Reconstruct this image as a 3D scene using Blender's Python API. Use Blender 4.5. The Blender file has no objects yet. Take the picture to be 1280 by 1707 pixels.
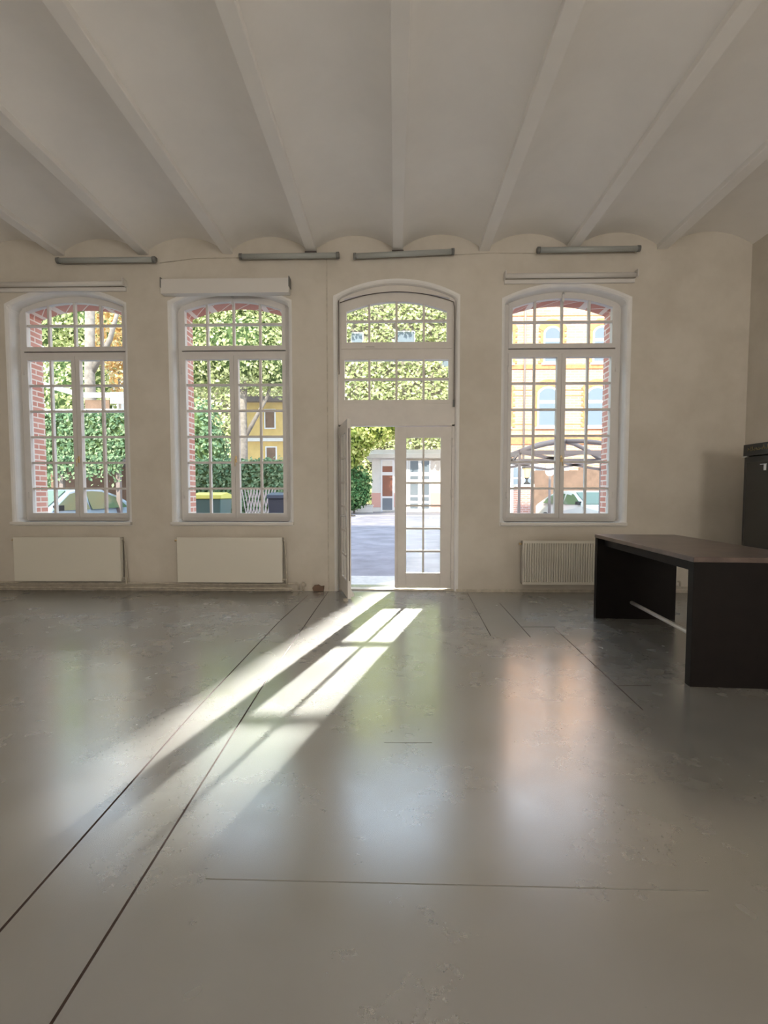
import bpy, math, random
from mathutils import Vector, Matrix
PI = math.pi
R = math.radians
scene = bpy.context.scene
col = scene.collection

# ------------------------------------------------------------------ camera
cd = bpy.data.cameras.new('camera')
cam = bpy.data.objects.new('camera', cd); col.objects.link(cam)
cd.sensor_fit = 'HORIZONTAL'; cd.sensor_width = 36.0; cd.lens = 36.0 * 820.0 / 1280.0
cd.shift_y = (868.0 - 853.5) / 1280.0
cd.clip_start = 0.05; cd.clip_end = 300
cam.location = (0, 0, 1.3)
cam.rotation_euler = (R(90 - 3.0), 0, R(1.3))
scene.camera = cam

# ------------------------------------------------------------------ world, sun, large lights, exposure
scene.view_settings.view_transform = 'Standard'
scene.view_settings.look = 'None'
scene.view_settings.gamma = 1.0
scene.view_settings.use_curve_mapping = False
scene.view_settings.exposure = 0.08
w = bpy.data.worlds.new('world'); scene.world = w; w.use_nodes = True
wn = w.node_tree.nodes; wl = w.node_tree.links
bg = wn['Background']
tc = wn.new('ShaderNodeTexCoord'); sp = wn.new('ShaderNodeSeparateXYZ'); rp = wn.new('ShaderNodeValToRGB')
wl.new(tc.outputs['Generated'], sp.inputs[0]); wl.new(sp.outputs['Z'], rp.inputs[0]); wl.new(rp.outputs[0], bg.inputs[0])
rp.color_ramp.elements[0].position = 0.0; rp.color_ramp.elements[0].color = (0.95, 0.96, 1.0, 1)
rp.color_ramp.elements[1].position = 0.8; rp.color_ramp.elements[1].color = (0.55, 0.74, 1.0, 1)
bg.inputs[1].default_value = 3.2

def light(name, kind, loc, energy, color, target=None, direction=None, **kw):
    d = bpy.data.lights.new(name, kind); d.energy = energy; d.color = color
    for k, v in kw.items(): setattr(d, k, v)
    o = bpy.data.objects.new(name, d); col.objects.link(o); o.location = loc
    v = Vector(direction) if direction is not None else Vector(target) - Vector(loc)
    o.rotation_euler = v.to_track_quat('-Z', 'Y').to_euler()
    return o

# afternoon sun standing behind the building we are in; it lights the far facades and tree tops
light('sun', 'SUN', (0, -20, 30), 7.6, (1.0, 0.90, 0.76), direction=(0.30, 1.0, -0.80), angle=R(0.6))
# sunlight thrown back by an upper window of the brick house opposite, into the open door
light('window_glint', 'AREA', (6.44, 30.55, 5.60), 66, (1.0, 0.96, 0.90), direction=(-0.262, -1.0, -0.2155),
      shape='RECTANGLE', size=0.85, size_y=0.92, spread=R(0.8))
# unseen fill lamps behind the camera, added to brighten the room
for x, power in ((-3.0, 150), (3.25, 262)):
    light('rear_fill_light', 'AREA', (x, -5.3, 2.0), power, (1.0, 0.935, 0.86), direction=(0, 1, 1.7),
          shape='RECTANGLE', size=1.4, size_y=2.6)

# ------------------------------------------------------------------ materials
def mat(name, color, rough=0.6, metal=0.0, noise=0.0, nscale=5.0, bump=0.0, bscale=40.0, color2=None, spec=0.5, emit=None):
    m = bpy.data.materials.new(name); m.use_nodes = True
    nt = m.node_tree; b = nt.nodes['Principled BSDF']
    b.inputs['Base Color'].default_value = (*color, 1)
    b.inputs['Roughness'].default_value = rough
    b.inputs['Metallic'].default_value = metal
    b.inputs['Specular IOR Level'].default_value = spec
    g = nt.nodes.new('ShaderNodeTexCoord')
    if noise or color2:
        n = nt.nodes.new('ShaderNodeTexNoise'); n.inputs['Scale'].default_value = nscale
        n.inputs['Detail'].default_value = 6; n.inputs['Roughness'].default_value = 0.62
        nt.links.new(g.outputs['Object'], n.inputs['Vector'])
        r = nt.nodes.new('ShaderNodeValToRGB')
        c2 = color2 or tuple(c * (1 - noise) for c in color)
        r.color_ramp.elements[0].position = 0.34; r.color_ramp.elements[0].color = (*c2, 1)
        r.color_ramp.elements[1].position = 0.64; r.color_ramp.elements[1].color = (*color, 1)
        nt.links.new(n.outputs['Fac'], r.inputs[0]); nt.links.new(r.outputs[0], b.inputs['Base Color'])
    if bump:
        n2 = nt.nodes.new('ShaderNodeTexNoise'); n2.inputs['Scale'].default_value = bscale; n2.inputs['Detail'].default_value = 4
        nt.links.new(g.outputs['Object'], n2.inputs['Vector'])
        bp = nt.nodes.new('ShaderNodeBump'); bp.inputs['Strength'].default_value = bump; bp.inputs['Distance'].default_value = 0.01
        nt.links.new(n2.outputs['Fac'], bp.inputs['Height']); nt.links.new(bp.outputs[0], b.inputs['Normal'])
    if emit:
        b.inputs['Emission Color'].default_value = (*emit[0], 1); b.inputs['Emission Strength'].default_value = emit[1]
    return m

def mat_floor():
    m = bpy.data.materials.new('grey_floor_paint'); m.use_nodes = True
    nt = m.node_tree; b = nt.nodes['Principled BSDF']; L = nt.links
    g = nt.nodes.new('ShaderNodeTexCoord')
    def noise(sc, det=6, ro=0.6, dist=0.0):
        n = nt.nodes.new('ShaderNodeTexNoise'); n.inputs['Scale'].default_value = sc
        n.inputs['Detail'].default_value = det; n.inputs['Roughness'].default_value = ro; n.inputs['Distortion'].default_value = dist
        L.new(g.outputs['Object'], n.inputs['Vector']); return n
    def ramp(src, p0, c0, p1, c1):
        r = nt.nodes.new('ShaderNodeValToRGB'); e = r.color_ramp.elements
        e[0].position = p0; e[0].color = (*c0, 1); e[1].position = p1; e[1].color = (*c1, 1)
        L.new(src, r.inputs[0]); return r
    def mul(a, c, fac=1.0):
        x = nt.nodes.new('ShaderNodeMixRGB'); x.blend_type = 'MULTIPLY'; x.inputs[0].default_value = fac
        L.new(a, x.inputs[1]); L.new(c, x.inputs[2]); return x
    a = ramp(noise(1.3, 3, 0.55).outputs['Fac'], 0.1, (0.24, 0.245, 0.24), 0.9, (0.40, 0.395, 0.365))
    s = ramp(noise(4, 8, 0.68).outputs['Fac'], 0.0, (0.62, 0.61, 0.59), 1.0, (1, 1, 1))
    d = ramp(noise(45, 2, 0.5).outputs['Fac'], 0.24, (0.60, 0.57, 0.53), 0.34, (1, 1, 1))
    c = mul(mul(a.outputs[0], s.outputs[0]).outputs[0], d.outputs[0], 0.8)
    L.new(c.outputs[0], b.inputs['Base Color'])
    rr = ramp(noise(3.0, 3, 0.5).outputs['Fac'], 0.1, (0.17, 0.17, 0.17), 0.9, (0.31, 0.31, 0.31))
    L.new(rr.outputs[0], b.inputs['Roughness'])
    b.inputs['IOR'].default_value = 5.0
    return m

def mat_brick(name, c1, c2, mortar, bw=0.25, bh=0.075, ms=0.010, rough=0.85):
    m = bpy.data.materials.new(name); m.use_nodes = True
    nt = m.node_tree; b = nt.nodes['Principled BSDF']; L = nt.links
    g = nt.nodes.new('ShaderNodeTexCoord'); s = nt.nodes.new('ShaderNodeSeparateXYZ'); a = nt.nodes.new('ShaderNodeMath'); a.operation = 'ADD'
    cb = nt.nodes.new('ShaderNodeCombineXYZ'); br = nt.nodes.new('ShaderNodeTexBrick')
    L.new(g.outputs['Object'], s.inputs[0]); L.new(s.outputs['X'], a.inputs[0]); L.new(s.outputs['Y'], a.inputs[1])
    L.new(a.outputs[0], cb.inputs['X']); L.new(s.outputs['Z'], cb.inputs['Y']); L.new(cb.outputs[0], br.inputs['Vector'])
    br.inputs['Scale'].default_value = 1.0
    br.inputs['Brick Width'].default_value = bw; br.inputs['Row Height'].default_value = bh; br.inputs['Mortar Size'].default_value = ms
    br.inputs['Color1'].default_value = (*c1, 1); br.inputs['Color2'].default_value = (*c2, 1); br.inputs['Mortar'].default_value = (*mortar, 1)
    L.new(br.outputs['Color'], b.inputs['Base Color']); b.inputs['Roughness'].default_value = rough
    return m

def mat_leaf(name, c1, c2, c3, trans=0.35):
    m = bpy.data.materials.new(name); m.use_nodes = True
    nt = m.node_tree; L = nt.links; nt.nodes.remove(nt.nodes['Principled BSDF']); out = nt.nodes['Material Output']
    g = nt.nodes.new('ShaderNodeNewGeometry'); r = nt.nodes.new('ShaderNodeValToRGB'); e = r.color_ramp.elements
    e[0].color = (*c1, 1); e[1].color = (*c3, 1); x = e.new(0.5); x.color = (*c2, 1)
    L.new(g.outputs['Random Per Island'], r.inputs[0])
    d = nt.nodes.new('ShaderNodeBsdfDiffuse'); t = nt.nodes.new('ShaderNodeBsdfTranslucent'); mx = nt.nodes.new('ShaderNodeMixShader')
    mx.inputs[0].default_value = trans
    L.new(r.outputs[0], d.inputs[0]); L.new(r.outputs[0], t.inputs[0]); L.new(d.outputs[0], mx.inputs[1]); L.new(t.outputs[0], mx.inputs[2])
    L.new(mx.outputs[0], out.inputs[0])
    return m

def mat_glass(name, tint=(0.97, 0.99, 0.98), dust=0.0, refl=0.05):
    m = bpy.data.materials.new(name); m.use_nodes = True
    nt = m.node_tree; L = nt.links; nt.nodes.remove(nt.nodes['Principled BSDF']); out = nt.nodes['Material Output']
    t = nt.nodes.new('ShaderNodeBsdfTransparent'); t.inputs[0].default_value = (*tint, 1)
    gl = nt.nodes.new('ShaderNodeBsdfGlossy'); gl.inputs['Roughness'].default_value = 0.02
    lw = nt.nodes.new('ShaderNodeLayerWeight'); lw.inputs[0].default_value = 0.5; pw = nt.nodes.new('ShaderNodeMath'); pw.operation = 'POWER'; pw.inputs[1].default_value = 5; L.new(lw.outputs['Facing'], pw.inputs[0]); f = nt.nodes.new('ShaderNodeMath'); f.operation = 'MULTIPLY_ADD'; f.inputs[1].default_value = 0.9; f.inputs[2].default_value = 0.03; L.new(pw.outputs[0], f.inputs[0])
    mx = nt.nodes.new('ShaderNodeMixShader'); L.new(f.outputs[0], mx.inputs[0]); L.new(t.outputs[0], mx.inputs[1]); L.new(gl.outputs[0], mx.inputs[2])
    last = mx
    if dust:
        tr = nt.nodes.new('ShaderNodeBsdfTranslucent'); tr.inputs[0].default_value = (0.9, 0.9, 0.9, 1)
        n = nt.nodes.new('ShaderNodeTexNoise'); n.inputs['Scale'].default_value = 4
        mm = nt.nodes.new('ShaderNodeMath'); mm.operation = 'MULTIPLY'; mm.inputs[1].default_value = dust * 2
        L.new(n.outputs['Fac'], mm.inputs[0])
        m2 = nt.nodes.new('ShaderNodeMixShader'); L.new(mm.outputs[0], m2.inputs[0]); L.new(mx.outputs[0], m2.inputs[1]); L.new(tr.outputs[0], m2.inputs[2]); last = m2
    L.new(last.outputs[0], out.inputs[0])
    return m

M = {}
M['plaster'] = mat('white_plaster', (0.72, 0.67, 0.59), 0.9, noise=0.10, nscale=1.6, bump=0.25, bscale=9, color2=(0.64, 0.59, 0.51))
M['reveal'] = mat('daylit_reveal_tint', (0.90, 0.88, 0.85), 0.7, noise=0.05, nscale=4)  # whiter than the wall: daylight catching the reveals is put into the colour
M['plaster_ceiling'] = mat('white_ceiling_paint', (0.90, 0.865, 0.815), 0.9, noise=0.06, nscale=1.2, bump=0.12, bscale=7)
M['floor'] = mat_floor()
M['frame'] = mat('white_window_paint', (0.76, 0.73, 0.70), 0.45, noise=0.04, nscale=6)
M['door_paint'] = mat('white_door_paint', (0.78, 0.74, 0.69), 0.45, noise=0.06, nscale=5)
M['groove'] = mat('dark_gap', (0.12, 0.10, 0.09), 0.8)
M['sill'] = mat('sill_paint', (0.78, 0.75, 0.70), 0.4)
M['radiator'] = mat('cream_radiator_enamel', (0.80, 0.77, 0.68), 0.35)
M['pipe'] = mat('cream_pipe_paint', (0.66, 0.60, 0.50), 0.5, noise=0.3, nscale=12)
M['brass'] = mat('brass', (0.75, 0.58, 0.33), 0.3, 0.9)
M['steel'] = mat('brushed_steel', (0.62, 0.61, 0.60), 0.35, 0.9)
M['lamp_body'] = mat('grey_lamp_housing', (0.20, 0.20, 0.19), 0.5)
M['lamp_cover'] = mat('grey_lamp_diffuser', (0.42, 0.44, 0.42), 0.35)
M['blind'] = mat('white_blind_case', (0.76, 0.73, 0.69), 0.5)
M['table'] = mat('dark_stained_wood', (0.008, 0.0055, 0.005), 0.55, noise=0.4, nscale=9, spec=0.2)
M['table_top'] = mat('worn_dark_tabletop', (0.14, 0.10, 0.085), 0.32, noise=0.4, nscale=5, spec=0.6)
M['rail'] = mat('brushed_rail', (0.82, 0.80, 0.75), 0.35, 0.1)
M['fridge'] = mat('black_fridge_enamel', (0.012, 0.010, 0.009), 0.3)
M['fridge_glass'] = mat('dark_fridge_glass', (0.035, 0.034, 0.030), 0.12)
M['gold'] = mat('gold_lettering', (0.30, 0.24, 0.12), 0.4, 0.4)
M['black'] = mat('black_rubber', (0.02, 0.02, 0.02), 0.6)
M['glass'] = mat_glass('window_glass')
M['glass_dusty'] = mat_glass('dusty_door_glass', dust=0.008)
M['brick'] = mat_brick('red_brick', (0.58, 0.24, 0.18), (0.66, 0.33, 0.26), (0.84, 0.72, 0.64))
M['brick_far'] = mat_brick('orange_facade_brick', (0.60, 0.38, 0.25), (0.54, 0.31, 0.20), (0.64, 0.49, 0.37), 0.5, 0.16, 0.02)
M['brick_trim'] = mat('orange_brick_trim', (0.72, 0.30, 0.13), 0.8, noise=0.3, nscale=6)
M['wood_seam'] = mat('dark_seam', (0.05, 0.03, 0.025), 0.8)
M['faint_seam'] = mat('faint_seam', (0.27, 0.265, 0.245), 0.5)
M['asphalt'] = mat('lilac_grey_asphalt', (0.31, 0.295, 0.325), 0.85, noise=0.35, nscale=1.2, bump=0.3, bscale=30)
M['stone_step'] = mat('pale_door_step', (0.62, 0.60, 0.56), 0.8, noise=0.2, nscale=8)
M['white_wall'] = mat('white_render', (0.80, 0.78, 0.74), 0.8, noise=0.08, nscale=2)
M['pink_wall'] = mat('pink_base_render', (0.72, 0.42, 0.36), 0.8)
M['white_metal'] = mat('white_metal', (0.82, 0.84, 0.86), 0.4)
M['far_glass'] = mat('reflecting_far_glass', (0.16, 0.20, 0.24), 0.12, spec=0.8)
M['far_glass_red'] = mat('reddish_far_glass', (0.28, 0.12, 0.08), 0.2, spec=0.6)
M['curtain_glass'] = mat('curtained_glass', (0.19, 0.24, 0.29), 0.5, spec=0.2)
M['yellow_wall'] = mat('yellow_render', (0.78, 0.56, 0.22), 0.85, noise=0.15, nscale=2)
M['yellow_lid'] = mat('yellow_bin_lid', (0.72, 0.70, 0.16), 0.5)
M['green_bin'] = mat('dark_green_bin', (0.08, 0.16, 0.15), 0.5)
M['grey_bin'] = mat('dark_grey_bin', (0.06, 0.08, 0.12), 0.5)
M['lattice'] = mat('weathered_lattice', (0.62, 0.54, 0.52), 0.8)
M['grey_bar'] = mat('grey_brown_bars', (0.27, 0.22, 0.20), 0.6)
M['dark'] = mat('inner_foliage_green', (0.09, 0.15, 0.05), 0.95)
M['trunk'] = mat('grey_bark', (0.34, 0.30, 0.26), 0.95, noise=0.4, nscale=6)
M['amber'] = mat('amber_lantern_glass', (0.80, 0.62, 0.30), 0.3)
M['globe'] = mat('white_globe', (0.95, 0.94, 0.90), 0.3, emit=((1.0, 0.95, 0.85), 1.2))
M['car'] = mat('silver_car_paint', (0.66, 0.67, 0.64), 0.25, 0.2)
M['car_blue'] = mat('pale_blue_car_paint', (0.42, 0.52, 0.62), 0.25, 0.2)
M['car_glass'] = mat('car_glass', (0.10, 0.16, 0.09), 0.08, spec=0.9)
M['blue_sign'] = mat('blue_banner', (0.16, 0.34, 0.58), 0.5, noise=0.6, nscale=5, color2=(0.6, 0.68, 0.78))
M['brown'] = mat('brown_boards', (0.25, 0.16, 0.11), 0.8, noise=0.3, nscale=3)
M['red'] = mat('red_panel', (0.60, 0.10, 0.10), 0.6)
M['roof'] = mat('dark_roof', (0.16, 0.13, 0.12), 0.8)
M['leaf_bright'] = mat_leaf('bright_ivy_leaves', (0.32, 0.38, 0.17), (0.53, 0.59, 0.29), (0.80, 0.82, 0.52), 0.25)
M['leaf_yellow'] = mat_leaf('yellow_green_leaves', (0.22, 0.31, 0.07), (0.52, 0.60, 0.18), (0.82, 0.82, 0.38), 0.35)
M['leaf_dark'] = mat_leaf('dark_green_leaves', (0.05, 0.13, 0.05), (0.11, 0.25, 0.10), (0.26, 0.40, 0.17), 0.2)
M['leaf_hedge'] = mat_leaf('hedge_leaves', (0.12, 0.22, 0.13), (0.23, 0.36, 0.20), (0.42, 0.53, 0.32), 0.25)
M['leaf_autumn'] = mat_leaf('autumn_leaves', (0.62, 0.36, 0.14), (0.76, 0.56, 0.26), (0.82, 0.72, 0.46), 0.3)

# ------------------------------------------------------------------ mesh helpers
class MB:
    def __init__(s): s.v = []; s.f = []
    def add(s, vs, fs):
        n = len(s.v); s.v += [tuple(v) for v in vs]; s.f += [tuple(i + n for i in f) for f in fs]; return s
    def box(s, x0, x1, y0, y1, z0, z1):
        return s.add([(x0,y0,z0),(x1,y0,z0),(x1,y1,z0),(x0,y1,z0),(x0,y0,z1),(x1,y0,z1),(x1,y1,z1),(x0,y1,z1)],
                     [(0,3,2,1),(4,5,6,7),(0,1,5,4),(1,2,6,5),(2,3,7,6),(3,0,4,7)])
    def bar(s, a, b, wd, th, up=(0,0,1)):
        a = Vector(a); b = Vector(b); d = (b - a).normalized(); u = Vector(up)
        x = d.cross(u)
        if x.length < 1e-4: x = d.cross(Vector((0,1,0)))
        x.normalize(); y = x.cross(d).normalized(); x *= wd / 2; y *= th / 2
        vs = [a-x-y, a+x-y, a+x+y, a-x+y, b-x-y, b+x-y, b+x+y, b-x+y]
        return s.add(vs, [(0,1,2,3),(7,6,5,4),(0,4,5,1),(1,5,6,2),(2,6,7,3),(3,7,4,0)])
    def tube(s, pts, r, n=10, cap=True):
        pts = [Vector(p) for p in pts]; rr = r if isinstance(r, (list, tuple)) else [r] * len(pts)
        rings = []
        ref = None
        for i, p in enumerate(pts):
            d = (pts[min(i+1, len(pts)-1)] - pts[max(i-1, 0)]).normalized()
            if ref is None:
                ref = d.orthogonal().normalized()
            ref = (ref - d * ref.dot(d)).normalized(); b = d.cross(ref)
            rings.append([p + (ref * math.cos(2*PI*k/n) + b * math.sin(2*PI*k/n)) * rr[i] for k in range(n)])
        vs = [v for q in rings for v in q]; fs = []
        for i in range(len(pts) - 1):
            for k in range(n):
                a = i*n + k; b2 = i*n + (k+1) % n; fs.append((a, b2, b2+n, a+n))
        if cap: fs.append(tuple(range(n))[::-1]); fs.append(tuple((len(pts)-1)*n + k for k in range(n)))
        return s.add(vs, fs)
    def lathe(s, prof, c=(0,0,0), n=20):
        cx, cy, cz = c; vs = []; fs = []
        for r, z in prof:
            for k in range(n): vs.append((cx + r*math.cos(2*PI*k/n), cy + r*math.sin(2*PI*k/n), cz + z))
        for i in range(len(prof)-1):
            for k in range(n):
                a = i*n+k; b = i*n+(k+1)%n; fs.append((a, b, b+n, a+n))
        fs.append(tuple(range(n))[::-1]); fs.append(tuple((len(prof)-1)*n+k for k in range(n)))
        return s.add(vs, fs)
    def prism(s, poly, y0, y1):       # poly in x,z extruded along y
        n = len(poly); vs = [(x, y0, z) for x, z in poly] + [(x, y1, z) for x, z in poly]
        fs = [tuple(range(n)), tuple(range(n, 2*n))[::-1]] + [(i, i+n, (i+1)%n+n, (i+1)%n) for i in range(n)]
        return s.add(vs, fs)
    def prism_x(s, poly, x0, x1):     # poly in y,z extruded along x
        n = len(poly); vs = [(x0, y, z) for y, z in poly] + [(x1, y, z) for y, z in poly]
        fs = [tuple(range(n)), tuple(range(n, 2*n))[::-1]] + [(i, i+n, (i+1)%n+n, (i+1)%n) for i in range(n)]
        return s.add(vs, fs)
    def strip(s, low, high, y0, y1):  # band between two polylines of equal length in x,z
        for i in range(len(low)-1):
            s.prism([low[i], low[i+1], high[i+1], high[i]], y0, y1)
        return s
    def build(s, name, m, parent=None, loc=(0,0,0), smooth=False, bevel=0.0, label=None):
        me = bpy.data.meshes.new(name); me.from_pydata(s.v, [], s.f); me.update()
        import bmesh
        bm = bmesh.new(); bm.from_mesh(me); bmesh.ops.recalc_face_normals(bm, faces=bm.faces); bm.to_mesh(me); bm.free()
        if smooth:
            for p in me.polygons: p.use_smooth = True
        me.materials.append(m)
        o = bpy.data.objects.new(name, me); col.objects.link(o); o.location = loc
        if parent: o.parent = parent
        if bevel:
            b = o.modifiers.new('bevel', 'BEVEL'); b.width = bevel; b.segments = 2; b.limit_method = 'ANGLE'; b.angle_limit = R(40)
        if label: o['label'] = label
        return o

def empty(name, loc, rz=0.0):
    o = bpy.data.objects.new(name, None); col.objects.link(o); o.location = loc; o.rotation_euler = (0, 0, rz); return o
def tag(o, label, cat, group=None):
    o['label'] = label; o['category'] = cat
    if group: o['group'] = group
    return o
def struct(o): o['kind'] = 'structure'; return o
def copy_tree(o, parent=None):
    c = o.copy(); col.objects.link(c)
    if parent: c.parent = parent
    for ch in list(o.children):
        copy_tree(ch, c)
    return c
def arc(cx, hw, zs, za, n=20):
    h = za - zs; r = (hw*hw + h*h) / (2*h); cz = za - r
    a = math.asin(hw / r)
    return [(cx + r*math.sin(-a + 2*a*i/n), cz + r*math.cos(-a + 2*a*i/n)) for i in range(n+1)]
def arcz(x, hw, zs, za):
    h = za - zs; r = (hw*hw + h*h) / (2*h); return za - r + math.sqrt(max(r*r - x*x, 0))

def wall_with_openings(x0, x1, z0, z1, y0, y1, ops):
    mb = MB(); xs = x0; le = [(x0, z0), (x0, z1)]
    def both(poly):
        mb.add([(x, y0, z) for x, z in poly], [tuple(range(len(poly)))])
        mb.add([(x, y1, z) for x, z in poly], [tuple(range(len(poly)))[::-1]])
    for (cx, hw, zb, zs, za) in ops:
        L = cx - hw; Rr = cx + hw
        re = [(L, z0), (L, zb), (L, zs), (L, z1)] if zb > z0 else [(L, z0), (L, zs), (L, z1)]
        both(re + le[::-1])
        if zb > z0: both([(L, z0), (Rr, z0), (Rr, zb), (L, zb)])
        A = arc(cx, hw, zs, za)
        for i in range(len(A)-1):
            both([A[i], A[i+1], (A[i+1][0], z1), (A[i][0], z1)])
        loop = [(L, zb)] + A + [(Rr, zb)]
        for i in range(len(loop)-1):
            (xa, za_), (xb, zb_) = loop[i], loop[i+1]
            mb.add([(xa, y0, za_), (xa, y1, za_), (xb, y1, zb_), (xb, y0, zb_)], [(0,1,2,3)])
        if zb > z0: mb.add([(L, y0, zb), (L, y1, zb), (Rr, y1, zb), (Rr, y0, zb)], [(3,2,1,0)])
        le = [(Rr, z0), (Rr, zb), (Rr, zs), (Rr, z1)] if zb > z0 else [(Rr, z0), (Rr, zs), (Rr, z1)]
    both([(x1, z0), (x1, z1)] + le[::-1])
    return mb
def merge(o, d=1e-4):
    import bmesh
    bm = bmesh.new(); bm.from_mesh(o.data); bmesh.ops.remove_doubles(bm, verts=bm.verts, dist=d)
    bmesh.ops.recalc_face_normals(bm, faces=bm.faces); bm.to_mesh(o.data); bm.free()

# ------------------------------------------------------------------ the room
Y0, YF, YB, Y1 = 6.58, 6.78, 6.86, 7.12
XL, XR, YR = -8.0, 4.57, -5.6
WIN = [-4.40, -2.205, 2.235]
CW = [-4.39, -2.19, 2.228]
ZC = 4.50
struct(MB().box(XL-0.2, XR+0.2, YR-0.2, Y0+0.5, -0.2, 0).build('floor', M['floor']))
fl = bpy.data.objects['floor']
# seams between the floor sheets
def seam(pts, wd=0.006):
    mb = MB()
    for a, b in zip(pts[:-1], pts[1:]): mb.bar((a[0], a[1], 0.0005), (b[0], b[1], 0.0005), wd, 0.001)
    mb.build('seam', M['wood_seam' if wd > 0.004 else 'faint_seam'], fl)
seam([(-1.17, -2.0), (-1.178, 1.376), (-1.206, 2.834), (-1.19, 5.0), (-1.13, 6.3)], 0.008)
seam([(-0.82, -2.0), (-0.845, 1.125), (-0.902, 3.306), (-0.90, 6.55)], 0.008)
seam([(0.96, 6.5), (0.884, 4.502)], 0.006); seam([(1.26, 5.9), (1.239, 4.472)], 0.006)
seam([(1.252, 4.821), (1.577, 4.828)], 0.008); seam([(1.56, 4.80), (1.50, 2.95)], 0.006); seam([(1.513, 3.329), (1.747, 3.334)], 0.008)
seam([(-0.64, 1.588), (1.03, 1.575)], 0.003); seam([(-0.057, 2.52), (0.195, 2.525)], 0.003)

o = struct(wall_with_openings(XL, XR+0.3, 0.0, 4.95, Y0, YB, [(CW[0], 0.775, 0.935, 3.815, 4.003), (CW[1], 0.775, 0.935, 3.83, 4.003), (0.015, 0.782, 0.0, 3.88, 4.07), (CW[2], 0.788, 0.935, 3.83, 4.003)]).build('wall_front', M['plaster']))
merge(o)
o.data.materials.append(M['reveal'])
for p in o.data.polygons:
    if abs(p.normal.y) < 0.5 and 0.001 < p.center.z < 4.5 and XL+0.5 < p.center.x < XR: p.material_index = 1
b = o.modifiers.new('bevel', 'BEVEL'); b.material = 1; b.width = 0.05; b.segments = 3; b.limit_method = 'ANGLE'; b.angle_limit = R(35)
o = struct(wall_with_openings(XL, XR+0.3, -0.1, 11.0, YB, Y1, [(WIN[0], 0.70, 0.98, 3.80, 3.94), (WIN[1], 0.70, 0.98, 3.80, 3.94), (0.015, 0.80, -0.1, 3.90, 4.08), (WIN[2], 0.70, 0.98, 3.80, 3.94)]).build('wall_outside', M['brick'])); merge(o)
struct(MB().box(XR, XR+0.3, YR-0.2, Y0+0.05, 0, 4.95).build('wall_right', M['plaster']))
struct(MB().box(XL-0.3, XL, YR-0.2, Y1, 0, 4.95).build('wall_left', M['plaster']))
struct(MB().box(XL-0.3, XR+0.3, YR-0.5, YR-0.2, 0, 4.95).build('wall_back', M['plaster']))
struct(MB().box(XL-0.3, XR+0.3, YR-0.5, YB, 4.95, 11.0).build('wall_shade_block', M['brick']))  # unseen block above the room, added to shade the yard
# jack-arch ceiling
BX = [-6.68, -5.56, -4.44, -3.315, -2.20, -1.095, 0.03, 1.15, 2.28, 3.43]
edges = [XL] + BX + [XR]
mb = MB(); prof = []
for i in range(len(edges)-1):
    a, b2 = edges[i], edges[i+1]
    a += 0.055 if i > 0 else 0.0; b2 -= 0.055 if i < len(edges)-2 else 0.0
    cx, hw = (a+b2)/2, (b2-a)/2
    rise = 0.165
    zsl = 4.505
    prof += arc(cx, hw, zsl, zsl+rise, 24)
n = len(prof)
vs = [(x, YR-0.2, z) for x, z in prof] + [(x, Y0+0.02, z) for x, z in prof] + [(x, YR-0.2, 4.9) for x, z in prof] + [(x, Y0+0.02, 4.9) for x, z in prof]
fs = [(i, i+1, i+1+n, i+n) for i in range(n-1)] + [(i+2*n, i+3*n, i+1+3*n, i+1+2*n) for i in range(n-1)]
mb.add(vs, fs)
ceil = struct(mb.build('ceiling', M['plaster_ceiling'], smooth=True))
for x in BX:
    MB().box(x-0.068, x+0.068, YR-0.2, Y0+0.02, 4.455, 4.56).build('beam', M['plaster_ceiling'], ceil, bevel=0.008)
for x in (-1.10, 0.03, 2.28):
    MB().box(x-0.075, x+0.075, Y0-0.06, Y0+0.01, 4.435, 4.456).build('bearing_plate', M['groove'], ceil)

# ------------------------------------------------------------------ windows
def knob_handle(parent, x, y, z):
    MB().box(x-0.012, x+0.012, y-0.012, y, z-0.045, z+0.045).build('escutcheon', M['brass'], parent, bevel=0.003)
    MB().tube([(x, y-0.01, z+0.01), (x, y-0.045, z+0.01), (x, y-0.055, z), (x, y-0.055, z-0.10)], [0.007, 0.007, 0.008, 0.006]).build('handle', M['brass'], parent, smooth=True)
def grille(mb, x0, x1, z0, z1, xs, zs, y0, y1, wv=0.028, wh=0.028):
    for x in xs: mb.box(x-wv/2, x+wv/2, y0, y1, z0, z1(x) if callable(z1) else z1)
    for z in zs: mb.box(x0, x1, y0+0.002, y1-0.002, z-wh/2, z+wh/2)

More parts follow.
